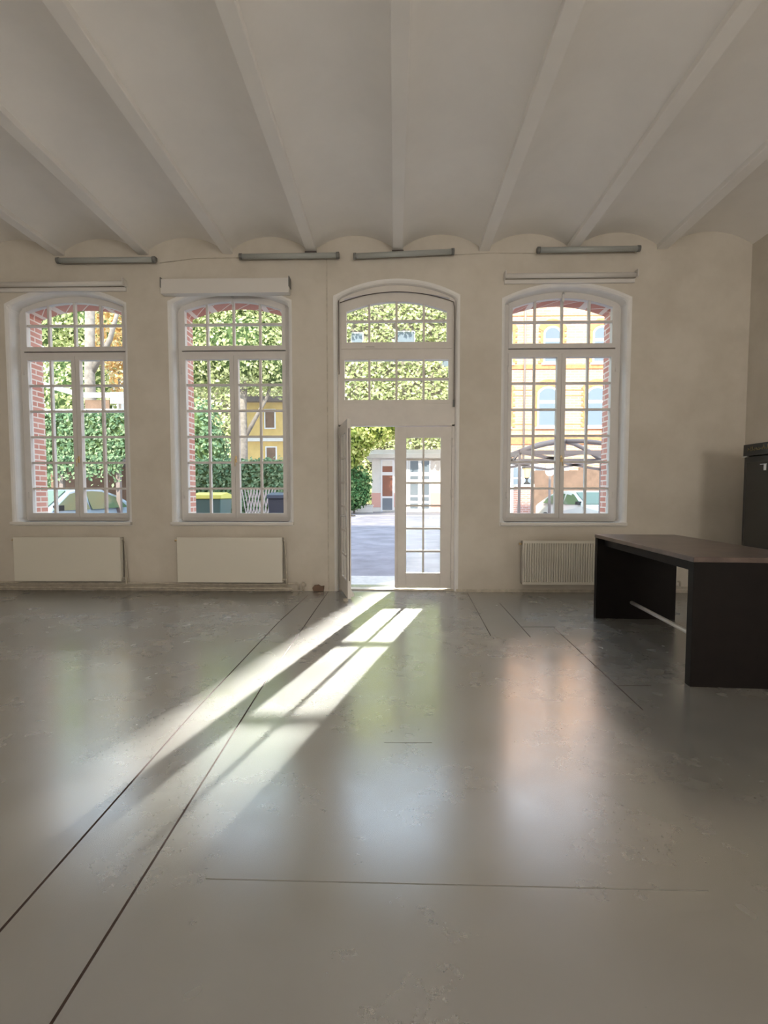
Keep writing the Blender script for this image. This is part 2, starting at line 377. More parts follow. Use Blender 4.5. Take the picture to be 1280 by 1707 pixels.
def make_window(name, cx, ccx, latch):
    root = struct(empty(name, (cx, YF, 0)))
    hw = 0.664
    # fixed frame: two jambs, sill rail, transom and arched head
    mb = MB()
    mb.box(-0.80, -0.71, 0.0, 0.09, 0.935, 3.93); mb.box(0.71, 0.80, 0.0, 0.09, 0.935, 3.93)
    mb.box(-0.71, 0.71, 0.0, 0.09, 0.935, 0.985); mb.box(-0.71, 0.71, 0.0, 0.09, 3.205, 3.262)
    lo = arc(0, 0.76, 3.80, 3.975, 24); hi = arc(0, 0.80, 3.90, 4.06, 24)
    mb.strip(lo, hi, 0.0012, 0.089)
    mb.build('frame', M['frame'], root)
    MB().box(-0.715, 0.715, -0.002, 0.0, 3.255, 3.262).build('shadow_gap', M['groove'], root)
    # fanlight sash
    mb = MB()
    A = arc(0, hw, 3.80, 3.922, 24); B = arc(0, 0.745, 3.865, 4.005, 24)
    mb.strip(A, B, -0.0138, 0.059)
    mb.box(-0.712, -hw, -0.015, 0.06, 3.27, 3.87); mb.box(hw, 0.712, -0.015, 0.06, 3.27, 3.87); mb.box(-hw, hw, -0.015, 0.06, 3.27, 3.33)
    grille(mb, -hw, hw, 3.33, lambda x: arcz(x, hw, 3.80, 3.922)+0.01, [-0.362, 0, 0.362], [3.62], 0.0, 0.05)
    fan = mb.build('fanlight', M['frame'], root)
    g = MB(); g.strip([(x, 3.32) for x, z in A], [(x, z+0.008) for x, z in A], 0.026, 0.030)
    g.build('pane', M['glass'], fan)
    if latch:
        MB().lathe([(0.0, 0), (0.016, 0), (0.016, 0.014), (0.008, 0.03), (0.0, 0.03)], (0, 0, 0), 12).build('latch', M['steel'], root, loc=(0, -0.03, 3.965))
        MB().box(-0.012, 0.012, -0.035, -0.015, 3.87, 3.975).build('latch_arm', M['frame'], root)
    # two casements
    for s in (-1, 1):
        x0, x1 = (-0.712, -0.002) if s < 0 else (0.002, 0.712)
        g0, g1 = (-hw, -0.058) if s < 0 else (0.058, hw)
        mb = MB()
        mb.box(x0, g0, -0.015, 0.06, 0.985, 3.20); mb.box(g1, x1, -0.015, 0.06, 0.985, 3.20)
        mb.box(g0, g1, -0.015, 0.06, 0.985, 1.047); mb.box(g0, g1, -0.015, 0.06, 3.15, 3.20)
        grille(mb, g0, g1, 1.047, 3.15, [s*0.357], [2.808, 2.456, 2.102, 1.747, 1.388], 0.0, 0.05)
        c = mb.build('casement', M['frame'], root)
        MB().box(g0, g1, 0.026, 0.030, 1.04, 3.16).build('pane', M['glass'], c)
        if s > 0: knob_handle(c, 0.016, -0.017, 1.79)
        for hz in (1.25, 2.95):
            MB().tube([(s*0.716, -0.012, hz), (s*0.716, -0.012, hz+0.09)], 0.009, 8).build('hinge', M['frame'], c, smooth=True)
    MB().box(-0.83+ccx-cx, 0.83+ccx-cx, Y0-0.05-YF, 0.01, 0.895, 0.935).build('sill', M['sill'], root, bevel=0.006)
    MB().box(-0.75, 0.75, 0.09, Y1-YF+0.03, 0.90, 0.985).build('outer_sill', M['stone_step'], root)
    return root
make_window('window_1', WIN[0], CW[0], False)
make_window('window_2', WIN[1], CW[1], True)
make_window('window_3', WIN[2], CW[2], True)

# ------------------------------------------------------------------ door with overlights
YD = 6.66
door = struct(empty('door_1', (0.015, YD, 0)))
mb = MB()
mb.box(-0.81, -0.70, 0, 0.09, 2.22, 3.95); mb.box(0.70, 0.81, 0, 0.09, 2.22, 3.95)
mb.box(-0.79, -0.745, 0, 0.09, 0.0, 2.24); mb.box(0.745, 0.79, 0, 0.09, 0.0, 2.24)
mb.box(-0.74, 0.74, -0.005, 0.088, 2.225, 2.57); mb.box(-0.74, 0.74, -0.003, 0.089, 3.10, 3.24)
mb.strip(arc(0, 0.79, 3.87, 3.985, 24), arc(0, 0.80, 3.94, 4.09, 24), 0.0012, 0.089)
mb.build('frame', M['door_paint'], door)
mb = MB()
A = arc(0, 0.665, 3.72, 3.851, 24); B = arc(0, 0.735, 3.86, 3.965, 24)
mb.strip(A, B, -0.0188, 0.049); mb.box(-0.735, -0.665, -0.02, 0.05, 3.24, 3.86); mb.box(0.665, 0.735, -0.02, 0.05, 3.24, 3.86); mb.box(-0.665, 0.665, -0.02, 0.05, 3.24, 3.325)
grille(mb, -0.665, 0.665, 3.325, lambda x: arcz(x, 0.665, 3.72, 3.851)+0.01, [-0.362, 0, 0.362], [3.605], -0.005, 0.045)
fan = mb.build('fanlight', M['door_paint'], door)
MB().strip([(x, 3.32) for x, z in A], [(x, z+0.008) for x, z in A], 0.02, 0.024).build('pane', M['glass'], fan)
mb = MB()
mb.box(-0.735, -0.693, -0.012, 0.05, 2.52, 3.15); mb.box(0.693, 0.735, -0.012, 0.05, 2.52, 3.15); mb.box(-0.693, 0.693, -0.012, 0.05, 3.107, 3.15); mb.box(-0.693, 0.693, -0.012, 0.05, 2.52, 2.563)
grille(mb, -0.693, 0.693, 2.563, 3.107, [-0.362, 0, 0.362], [2.844], -0.005, 0.045)
ol = mb.build('overlight', M['door_paint'], door)
MB().box(-0.693, 0.693, 0.02, 0.024, 2.56, 3.11).build('pane', M['glass'], ol)
MB().box(-0.35-0.06, -0.35+0.06, -0.022, -0.02, 3.262, 3.266).build('crack', M['groove'], door)
# opening rod that follows the arch and drops down the right jamb
pts = [(x, -0.045, z) for x, z in arc(0, 0.748, 3.83, 3.965, 24)] + [(0.762, -0.045, 3.75), (0.762, -0.045, 2.55)]
MB().tube(pts, 0.006, 8).build('opening_rod', M['groove'], door, smooth=True)
MB().tube([(0.762, -0.045, 2.56), (0.762, -0.045, 2.47)], 0.013, 8).build('rod_handle', M['lamp_body'], door, smooth=True)
MB().tube([(-0.762, -0.045, 3.86), (-0.762, -0.045, 2.9)], 0.005, 8).build('rod', M['groove'], door, smooth=True)
MB().box(-0.78, 0.78, -0.03, 0.14, 0.0, 0.018).build('threshold', M['pipe'], door)

def door_leaf(name, loc, rz, flip):
    """leaf in its own frame: hinge edge at x=0, free edge at x=0.735; flip mirrors it"""
    lf = struct(empty(name, loc, rz)); s = -1 if flip else 1
    def bx(mb, a, b, y0, y1, z0, z1): mb.box(min(s*a, s*b), max(s*a, s*b), y0, y1, z0, z1)
    mb = MB()
    bx(mb, 0, 0.145, -0.022, 0.022, 0.03, 2.215); bx(mb, 0.607, 0.735, -0.022, 0.022, 0.03, 2.215)
    bx(mb, 0.145, 0.607, -0.022, 0.022, 0.03, 0.237); bx(mb, 0.145, 0.607, -0.022, 0.022, 2.07, 2.215)
    mb.build('leaf_frame', M['door_paint'], lf, bevel=0.003)
    mb = MB()
    bx(mb, 0.364, 0.388, -0.018, 0.018, 0.237, 2.07)
    for z in (1.777, 1.462, 1.154, 0.844, 0.533): bx(mb, 0.145, 0.607, -0.016, 0.016, z-0.013, z+0.013)
    mb.build('glazing_bars', M['door_paint'], lf)
    mb = MB(); bx(mb, 0.143, 0.609, -0.002, 0.002, 0.235, 2.072); mb.build('pane', M['glass_dusty'], lf)
    for hz in (0.2, 1.32, 2.0):
        MB().tube([(-s*0.006, -0.026, hz-0.06), (-s*0.006, -0.026, hz+0.06)], 0.012, 8).build('hinge', M['door_paint'], lf, smooth=True)
    return lf, s
lf, s = door_leaf('door_2', (0.757, YD+0.03, 0), 0.0, True)      # closed right leaf
MB().box(-0.762, -0.728, -0.035, 0.03, 0.03, 2.215).build('cover_strip', M['door_paint'], lf, bevel=0.003)
lf, s = door_leaf('door_3', (-0.728, YD+0.0, 0), math.atan2(-0.69, 0.165), False)   # left leaf, standing open into the room
MB().box(0.729, 0.737, -0.006, 0.006, 0.25, 2.1).build('lock_rail', M['groove'], lf)
mb = MB(); mb.prism_x([(0.022, 0.05), (0.065, 0.055), (0.06, 0.08), (0.03, 0.13), (0.022, 0.13)], 0.03, 0.725); mb.build('weather_board', M['door_paint'], lf)
for sg in (-1, 1):
    MB().box(0.655, 0.69, min(sg*0.022, sg*0.030), max(sg*0.022, sg*0.030), 0.93, 1.11).build('escutcheon', M['steel'], lf, bevel=0.002)
    MB().tube([(0.672, sg*0.028, 1.045), (0.672, sg*0.075, 1.045), (0.66, sg*0.082, 1.045), (0.56, sg*0.082, 1.045)], 0.009, 8).build('handle', M['steel'], lf, smooth=True)
MB().lathe([(0.0,0),(0.03,0.0),(0.03,0.03),(0.0,0.03)], (0,0,0), 12).build('door_stop', M['pipe'], lf, loc=(0.70, -0.04, 0.0))

# edge strip and cable on the wall left of the door
struct(MB().box(-0.905, -0.893, Y0-0.008, Y0+0.005, 0.0, 4.40).build('trim_1', M['pipe']))
tag(MB().tube([(-3.10, Y0-0.006, 4.35), (-2.6, Y0-0.006, 4.405), (-2.0, Y0-0.006, 4.405), (-1.9, Y0-0.006, 4.39)], 0.004, 6).build('wall_cable', M['pipe'], smooth=True),
    'thin pale cable along the top of the wall between the first two tube lamps', 'cable')
tag(MB().tube([(0.745, Y0-0.006, 4.41), (1.2, Y0-0.006, 4.43), (1.81, Y0-0.006, 4.42)], 0.003, 6).build('wall_cable', M['pipe'], smooth=True),
    'thin pale cable on the wall right of the tube lamp over the door', 'cable')

# ------------------------------------------------------------------ tube lamps
def tube_lamp(x0, x1, za, zb, label):
    L = x1 - x0; root = empty('fluorescent_lamp', (x0, Y0, za)); root.rotation_euler = (0, -math.atan2(zb-za, L), 0)
    tag(root, label, 'lamp', 'tube lamps along the top of the wall')
    MB().box(0.0, L, -0.07, -0.025, 0.0, 0.05).build('housing', M['lamp_body'], root, bevel=0.005)
    MB().tube([(0.03, -0.085, 0.005), (L-0.03, -0.085, 0.005)], 0.034, 14).build('diffuser', M['lamp_cover'], root, smooth=True)
    for a, b in ((0.0, 0.035), (L-0.035, L)):
        MB().tube([(a, -0.085, 0.005), (b, -0.085, 0.005)], 0.040, 14).build('end_cap', M['lamp_body'], root, smooth=True)
    for x in (0.25, L-0.25):
        MB().box(x-0.02, x+0.02, -0.03, 0.0, 0.01, 0.045).build('bracket', M['lamp_body'], root)
    return root
tube_lamp(-4.42, -3.12, 4.35, 4.35, 'grey unlit tube lamp high on the wall above the leftmost window')
tube_lamp(-2.02, -0.725, 4.375, 4.38, 'grey unlit tube lamp between the second window and the door arch')
tube_lamp(-0.54, 0.755, 4.365, 4.41, 'slightly tilted grey unlit tube lamp directly above the door arch')
tube_lamp(1.81, 3.105, 4.415, 4.42, 'grey unlit tube lamp above the window on the right of the door')

# ------------------------------------------------------------------ blind cases
def blind(x0, x1, z0, z1, label, box):
    root = empty('roller_blind', ((x0+x1)/2, Y0, z0)); h = (x1-x0)/2; H = z1-z0
    tag(root, label, 'roller blind', 'roller blinds over the windows')
    if box:
        MB().box(-h, h, -0.11, 0, 0, H).build('case', M['blind'], root, bevel=0.004)
    else:
        MB().box(-h, h, -0.035, 0, 0, H*0.42).build('backboard', M['blind'], root, bevel=0.003)
        MB().tube([(-h+0.01, -0.06, H*0.72), (h-0.01, -0.06, H*0.72)], H*0.27, 16).build('roller', M['blind'], root, smooth=True)
    for s in (-1, 1):
        MB().box(s*h-0.006, s*h+0.006, -0.115, 0, H*0.4, H+0.02).build('end_bracket', M['lamp_body'] if box else M['blind'], root)
blind(-5.42, -3.55, 3.985, 4.10, 'white roller blind tube over the leftmost window arch', False)
blind(-3.05, -1.375, 3.915, 4.10, 'deep flat white blind case over the second window from the left', True)
blind(1.41, 3.08, 4.03, 4.145, 'white roller blind tube over the window on the right of the door', False)

# ------------------------------------------------------------------ radiators and pipes
def radiator(x0, x1, z0, z1, ribbed, label, valve_left):
    root = empty('radiator', ((x0+x1)/2, Y0, 0)); h = (x1-x0)/2; tag(root, label, 'radiator', 'radiators under the windows')
    front = -0.115
    if ribbed:
        mb = MB(); mb.box(-h, h, front+0.026, front+0.034, z0, z1)
        n = 128; wv = 2*h/n
        for i in range(n):
            if i % 2 == 0: mb.prism([(-h+i*wv, z0+0.035), (-h+(i+1)*wv, z0+0.035), (-h+(i+1)*wv, z1-0.035), (-h+i*wv, z1-0.035)], front+0.002, front+0.030)
        mb.box(-h, h, front, front+0.03, z0, z0+0.036); mb.box(-h, h, front, front+0.03, z1-0.036, z1)
        mb.build('front_panel', M['radiator'], root)
    else:
        MB().box(-h, h, front, front+0.02, z0, z1).build('front_panel', M['radiator'], root, bevel=0.006)
        MB().box(-h, h, front-0.003, front+0.001, z1-0.055, z1-0.05).build('top_ridge', M['radiator'], root)
    MB().box(-h, h, -0.045, -0.03, z0, z1-0.01).build('rear_panel', M['radiator'], root)
    for s in (-1, 1):
        MB().box(min(s*h, s*(h-0.012)), max(s*h, s*(h-0.012)), front+0.02, -0.03, z0+0.01, z1-0.005).build('side_cover', M['radiator'], root)
    mb = MB(); mb.box(-h, h, front+0.015, -0.035, z1-0.012, z1-0.006)
    mb.build('top_grille', M['radiator'], root)
    for x in (-h*0.6, h*0.6): MB().box(x-0.015, x+0.015, -0.04, 0.0, z0+0.05, z1-0.08).build('wall_bracket', M['pipe'], root)
    MB().tube([(-h-0.002, -0.075, z1-0.045), (-h-0.04, -0.075, z1-0.045)], 0.012, 8).build('bleed_valve', M['brass'], root, smooth=True)
    MB().tube([(h, -0.075, z0+0.04), (h+0.045, -0.075, z0+0.04), (h+0.05, -0.075, z0+0.03), (h+0.05, -0.075, 0.10)], 0.011, 8).build('return_valve', M['pipe'], root, smooth=True)
    if not ribbed:
        MB().tube([(h, -0.06, z1-0.04), (h+0.02, -0.05, z1-0.06), (h+0.045, -0.03, z0+0.03), (h+0.045, -0.03, 0.1)], 0.008, 8).build('riser', M['pipe'], root, smooth=True)
radiator(-5.13, -3.675, 0.14, 0.735, False, 'smooth cream radiator under the leftmost window', True)
radiator(-2.91, -1.50, 0.13, 0.735, False, 'smooth cream radiator under the second window, nearest the door', True)
radiator(1.675, 3.70, 0.12, 0.70, True, 'ribbed white radiator partly hidden behind the dark table', True)

def pipe(pts, r, label, m='pipe'):
    return tag(MB().tube(pts, r, 10).build('heating_pipe', M[m], smooth=True), label, 'pipe', 'heating pipes along the wall foot')
yp = Y0 - 0.035
pipe([(-7.9, yp, 0.105), (-3.6, yp, 0.10), (-1.47, yp, 0.095), (-1.40, yp, 0.11), (-1.32, yp, 0.11), (-1.30, yp, 0.09), (-1.30, yp, 0.02)], 0.014, 'upper cream heating pipe along the foot of the left wall, ending in an elbow')
pipe([(-7.9, yp-0.02, 0.045), (-1.42, yp-0.02, 0.045), (-1.385, yp-0.02, 0.04), (-1.385, yp-0.02, 0.005)], 0.017, 'lower cream heating pipe along the foot of the left wall')
pipe([(3.45, yp, 0.075), (4.0, yp, 0.075), (4.6, yp, 0.075)], 0.013, 'cream heating pipe along the wall foot behind the dark table')
mb = MB(); mb.tube([(-1.235, yp, 0.01), (-1.235, yp, 0.13)], 0.013); mb.tube([(-1.26, yp, 0.09), (-1.20, yp, 0.09)], 0.022)
tag(mb.build('pipe_valve', M['pipe'], smooth=True), 'small valve at the pipe end, left of the door', 'valve')
mb = MB(); mb.prism([(-1.10, 0.005), (-0.965, 0.005), (-0.955, 0.075), (-1.0, 0.07), (-1.03, 0.09), (-1.09, 0.08), (-1.115, 0.05)], Y0-0.04, Y0+0.0)
tag(mb.build('broken_brick', M['brown']), 'broken brown brick edge at the wall foot left of the door', 'brick')
for nm, a, b2 in (('baseboard_left', -7.99, -1.45), ('baseboard_right', 0.82, 4.70)):
    struct(MB().box(a, b2, Y0-0.012, Y0+0.005, 0.0, 0.07 if nm == 'baseboard_left' else 0.035).build(nm, M['pipe']))

# ------------------------------------------------------------------ table
tb = empty('long_table', (2.0, 3.32, 0), -0.062)
tag(tb, 'long dark-stained wooden table with solid panel ends and a foot rail', 'table')
TL, TW, TH = 1.93, 0.80, 0.885
MB().box(-0.005, TW+0.005, -0.005, TL+0.005, TH-0.035, TH).build('tabletop', M['table_top'], tb, bevel=0.003)
MB().box(0, TW, 0, 0.07, 0, TH-0.035).build('end_panel', M['table'], tb, bevel=0.002)
MB().box(0, TW, TL-0.07, TL, 0, TH-0.035).build('end_panel', M['table'], tb, bevel=0.002)
MB().box(0.07, 0.10, 0.07, TL-0.07, TH-0.115, TH-0.035).build('apron', M['table'], tb)
MB().box(TW-0.10, TW-0.07, 0.07, TL-0.07, TH-0.115, TH-0.035).build('apron', M['table'], tb)
MB().tube([(0.36, 0.07, 0.175), (0.36, TL-0.07, 0.175)], 0.019, 12).build('foot_rail', M['rail'], tb, smooth=True, label='bright metal foot rail')

# ------------------------------------------------------------------ drinks fridge by the right wall (its glass door faces the room)
FX, FA, FB, FH = 3.97, 5.10, 5.72, 1.865
fr = empty('drinks_fridge', ((FX+4.54)/2, (FA+FB)/2, 0)); tag(fr, 'tall black drinks fridge with a glass door against the right wall', 'fridge')
ox, oy = (FX+4.54)/2, (FA+FB)/2
def fb(name, m, x0, x1, y0, y1, z0, z1, parent=fr, bevel=0.003): return MB().box(x0-ox, x1-ox, y0-oy, y1-oy, z0, z1).build(name, M[m], parent, bevel=bevel)
fb('cabinet', 'fridge', FX+0.05, 4.54, FA, FB, 0.06, FH-0.01)
fb('header', 'fridge', FX-0.012, FX+0.05, FA, FB, 1.735, FH)
dr = fb('glass_door', 'fridge', FX+0.0, FX+0.048, FA+0.005, FB-0.005, 0.16, 1.725)
fb('pane', 'fridge_glass', FX-0.004, FX+0.002, FA+0.17, FB-0.05, 0.24, 1.66, dr, 0)
MB().tube([(FX-0.006-ox, FA+0.12-oy, 0.7), (FX-0.04-ox, FA+0.12-oy, 0.72), (FX-0.04-ox, FA+0.12-oy, 1.28), (FX-0.006-ox, FA+0.12-oy, 1.3)], 0.011).build('handle', M['black'], dr, smooth=True)
mb = MB(); mb.box(FX-0.009-ox, FX-0.004-ox, FA+0.27-oy, FA+0.36-oy, 1.628, 1.636); mb.box(FX-0.009-ox, FX-0.004-ox, FA+0.275-oy, FA+0.305-oy, 1.565, 1.628)
mb.build('sticker', M['white_metal'], dr)
fb('hinge', 'steel', FX-0.02, FX+0.0, FB-0.06, FB+0.012, 1.726, 1.736)
mb = MB(); random.seed(4); yy = FB-0.075
while yy > FA+0.08:
    hh = random.choice((0.03, 0.045, 0.05)); a = random.uniform(-0.02, 0.02)
    mb.bar((FX-0.014-ox, yy-oy, 1.79), (FX-0.014-ox, yy+a-oy, 1.79+hh), 0.004, 0.008, (1,0,0)); mb.bar((FX-0.014-ox, yy-oy, 1.79+hh*random.choice((0, .5, 1))), (FX-0.014-ox, yy-0.025-oy, 1.79+hh*random.choice((0, .5, 1))), 0.004, 0.007, (1,0,0))
    yy -= 0.036
mb.build('header_lettering', M['gold'], fr, label='dull gold lettering')
for xx in (FX+0.09, 4.48):
    for y2 in (FA+0.05, FB-0.05): MB().tube([(xx-ox, y2-oy, 0), (xx-ox, y2-oy, 0.07)], 0.02).build('foot', M['black'], fr)

# ================================================================== outside
gr = struct(MB().box(-45, 45, Y1-0.02, 75, -0.30, -0.012).build('ground', M['asphalt']))
mb = MB(); mb.bar((-3.0, 31.0, -0.010), (6.0, 31.0, -0.010), 0.22, 0.006); mb.bar((-2.7, 24.0, -0.010), (-1.9, 31.0, -0.010), 0.12, 0.006); mb.bar((1.6, 23, -0.01), (2.1, 29, -0.01), 0.12, 0.006)
mb.build('painted_line', M['white_metal'], gr)
MB().box(-1.2, 1.2, Y1-0.26, Y1+0.75, -0.15, -0.004).build('door_step', M['stone_step'], gr)

# ---- foliage
def leaves(pts, size, flat=None, seed=1, droop=0.3):
    rnd = random.Random(seed); vs = []; fs = []
    for p, nrm in pts:
        n = Vector(nrm) + Vector((rnd.gauss(0, 0.55), rnd.gauss(0, 0.55), rnd.gauss(0, 0.55) + droop))
        if n.length < 1e-3: n = Vector((0, -1, 0))
        n.normalize(); t = n.orthogonal().normalized(); t = (Matrix.Rotation(rnd.uniform(0, 2*PI), 3, n) @ t); b3 = n.cross(t)
        s = size * rnd.uniform(0.6, 1.3); p = Vector(p); k = len(vs)
        vs += [p - t*s*0.5, p + b3*s*0.34 + n*s*0.08, p + t*s*0.6, p - b3*s*0.34 + n*s*0.08]
        fs += [(k, k+1, k+2), (k, k+2, k+3)]
    return vs, fs
def leaf_obj(name, pts, size, m, parent, seed=1):
    vs, fs = leaves(pts, size, seed=seed); me = bpy.data.meshes.new(name); me.from_pydata(vs, [], fs); me.update(); me.materials.append(M[m])
    o = bpy.data.objects.new(name, me); col.objects.link(o)
    if parent: o.parent = parent
    return o
def blob_pts(blobs, n, seed):
    rnd = random.Random(seed); tot = sum(b[3]*b[4]*b[5] for b in blobs) ; out = []
    for (cx, cy, cz, rx, ry, rz) in blobs:
        for _ in range(int(n * (rx*ry*rz) / tot)):
            v = Vector((rnd.gauss(0,1), rnd.gauss(0,1), rnd.gauss(0,1))).normalized(); r = rnd.uniform(0.72, 1.08)
            out.append(((cx+v.x*rx*r, cy+v.y*ry*r, cz+v.z*rz*r), v))
    return out
def ellipsoid(mb, c, r, n=12, m=8):
    prof = [(max(math.sin(PI*i/m), 0.001), -math.cos(PI*i/m)) for i in range(m+1)]; k = len(mb.v); t = MB().lathe(prof, n=n)
    mb.add([(c[0]+x*r[0], c[1]+y*r[1], c[2]+z*r[2]) for x, y, z in t.v], t.f)
def tree(name, base, blobs, n, size, m, label, cat='tree', trunk_r=0.16, seed=1, core=True, group=None):
    root = empty(name, base); tag(root, label, cat, group)
    top = max(b[2] for b in blobs); rnd = random.Random(seed)
    leaf_obj('foliage', blob_pts(blobs, n, seed), size, m, root, seed)
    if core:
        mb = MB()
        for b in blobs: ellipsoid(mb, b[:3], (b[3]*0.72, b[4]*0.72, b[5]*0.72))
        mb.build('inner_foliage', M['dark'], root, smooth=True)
    mb = MB(); mb.tube([(0, 0, 0), (0.05, 0, top*0.4), (blobs[0][0]*0.5, blobs[0][1]*0.5, top*0.75)], [trunk_r, trunk_r*0.8, trunk_r*0.5], 10)
    for b in [q for q in blobs if abs(q[0]) < 2.0][:4]: mb.tube([(0.03, 0, top*0.35), (b[0]*0.6, b[1]*0.6, b[2]*0.75), (b[0], b[1], b[2])], [trunk_r*0.5, trunk_r*0.35, trunk_r*0.12], 7)
    mb.build('trunk', M['trunk'], root, smooth=True)
    return root
def hedge(name, x0, x1, y0, y1, z1, n, size, m, label, seed, z0=0.0):
    root = empty(name, ((x0+x1)/2, (y0+y1)/2, 0)); tag(root, label, 'hedge'); cx, cy = (x0+x1)/2, (y0+y1)/2; rnd = random.Random(seed); pts = []
    hx, hy = (x1-x0)/2, (y1-y0)/2
    for _ in range(n):
        q = rnd.random()
        if q < 0.68: pts.append(((rnd.uniform(-hx, hx), -hy+rnd.gauss(0, 0.06), rnd.uniform(z0, z1)), (0, -1, 0)))
        elif q < 0.90: pts.append(((rnd.uniform(-hx, hx), rnd.uniform(-hy, hy), z1+rnd.gauss(0, 0.06)), (0, 0, 1)))
        else: sg = rnd.choice((-1, 1)); pts.append(((sg*hx+rnd.gauss(0, 0.05), rnd.uniform(-hy, hy), rnd.uniform(z0, z1)), (sg, 0, 0)))
    leaf_obj('foliage', pts, size, m, root, seed)
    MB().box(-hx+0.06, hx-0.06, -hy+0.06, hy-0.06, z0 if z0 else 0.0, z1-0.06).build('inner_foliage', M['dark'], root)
    return root

# ---- ivy-covered building straight ahead, far behind
iv = empty('ivy_clad_building', (-9.5, 46.0, 0)); tag(iv, 'tall building wholly overgrown with bright green ivy beyond the yard', 'building')
MB().box(-13.5, 16.5, 0, 4, 0, 24).build('wall', M['trunk'], iv)
rnd = random.Random(11); pts = []
holes = [(6.0, 15.2, 1.2, 2.0), (10.4, 15.0, 1.9, 2.6), (1.0, 12.6, 1.4, 2.2), (-3.2, 15, 1.3, 2.2), (14.4, 14, 1.3, 2.2)]
while len(pts) < 30000:
    x = rnd.uniform(-13.5, 16.5); z = rnd.uniform(0.5, 24)
    if any(abs(x-hx) < hw_/2 and abs(z-hz) < hh_/2 for hx, hz, hw_, hh_ in holes): continue
    pts.append(((x, -0.15-abs(rnd.gauss(0, 0.35))-0.3*math.sin(x*2.1+z*1.3)**2, z), (0, -1, 0.2)))
leaf_obj('ivy', pts, 0.36, 'leaf_bright', iv, 11)
for hx, hz, hw_, hh_ in holes:
    f = MB().box(hx-hw_/2, hx+hw_/2, -0.12, 0.0, hz-hh_/2, hz+hh_/2).build('window', M['white_metal'], iv)
    MB().box(hx-hw_/2+0.12, hx+hw_/2-0.12, -0.14, -0.11, hz-hh_/2+0.12, hz+hh_/2-0.12).build('pane', M['curtain_glass'], f)

# ---- low white annex in front of it
ax = empty('white_annex', (1.6, 38.0, 0)); tag(ax, 'low white flat-roofed annex with tall glazed panels across the yard', 'building')
MB().box(-3.4, 3.3, 0, 4, 0, 4.1).build('wall', M['white_wall'], ax)
MB().box(-3.42, 3.32, -0.03, 0.0, 0.35, 1.45).build('pink_base', M['pink_wall'], ax)
MB().box(-3.8, 3.5, -0.6, 4.2, 4.1, 4.42).build('cornice', M['white_wall'], ax, bevel=0.03)
MB().box(-3.5, 3.4, -0.3, 4.0, 4.42, 4.75).build('parapet', M['white_wall'], ax)
def glazed(x0, x1, zs, m='far_glass'):
    f = MB().box(x0-0.13, x1+0.13, -0.09, 0.0, 0.0, 4.0).build('window_frame', M['white_metal'], ax)
    for a, b3, mm in zs: MB().box(x0, x1, -0.11, -0.08, a, b3).build('pane', M[mm], f)
glazed(-2.58, -1.82, [(0.15, 1.05, 'far_glass'), (1.2, 2.8, 'far_glass_red'), (3.05, 3.5, 'far_glass_red'), (3.5, 3.92, 'white_wall')])
for x0, x1 in ((-1.28, -0.74), (-0.45, 0.16), (0.42, 1.0)):
    glazed(x0, x1, [(0.25, 0.65, 'far_glass'), (0.85, 1.15, 'far_glass'), (1.3, 2.3, 'far_glass'), (2.5, 2.75, 'far_glass'), (3.05, 3.9, 'curtain_glass')])
MB().box(-2.55, 1.0, -0.5, -0.05, -0.01, 0.12).build('step', M['stone_step'], ax)
mb = MB(); mb.box(-0.85, 0.85, -0.3, 0.3, 0, 0.5); mb.box(-0.9, 0.9, -0.34, 0.34, 0.5, 0.56)
tag(mb.build('planter_wall', M['white_wall'], loc=(-2.5, 36.5, 0)), 'low white wall beside the white annex, under dark shrubs', 'wall')
tree('laburnum_tree', (-3.6, 35.0, 0), [(0.2, 0, 5.6, 2.0, 1.4, 1.9), (1.9, 0.4, 6.3, 1.8, 1.3, 1.5), (-0.3, -0.3, 4.0, 1.6, 1.2, 1.3), (3.9, 0.6, 6.6, 1.6, 1.2, 1.2), (5.8, 0.8, 6.5, 1.6, 1.2, 1.1)], 6500, 0.30, 'leaf_yellow', 'bright yellow-green tree leaning over the roof of the white annex', seed=5)
tree('dark_shrub', (-2.9, 34.6, 0), [(0.1, 0, 2.2, 1.1, 0.8, 1.1), (-0.2, -0.2, 1.2, 1.3, 0.8, 0.9)], 2600, 0.22, 'leaf_dark', 'dark green shrub beneath the yellow-green tree, seen in the open doorway', 'shrub', 0.08, 6)

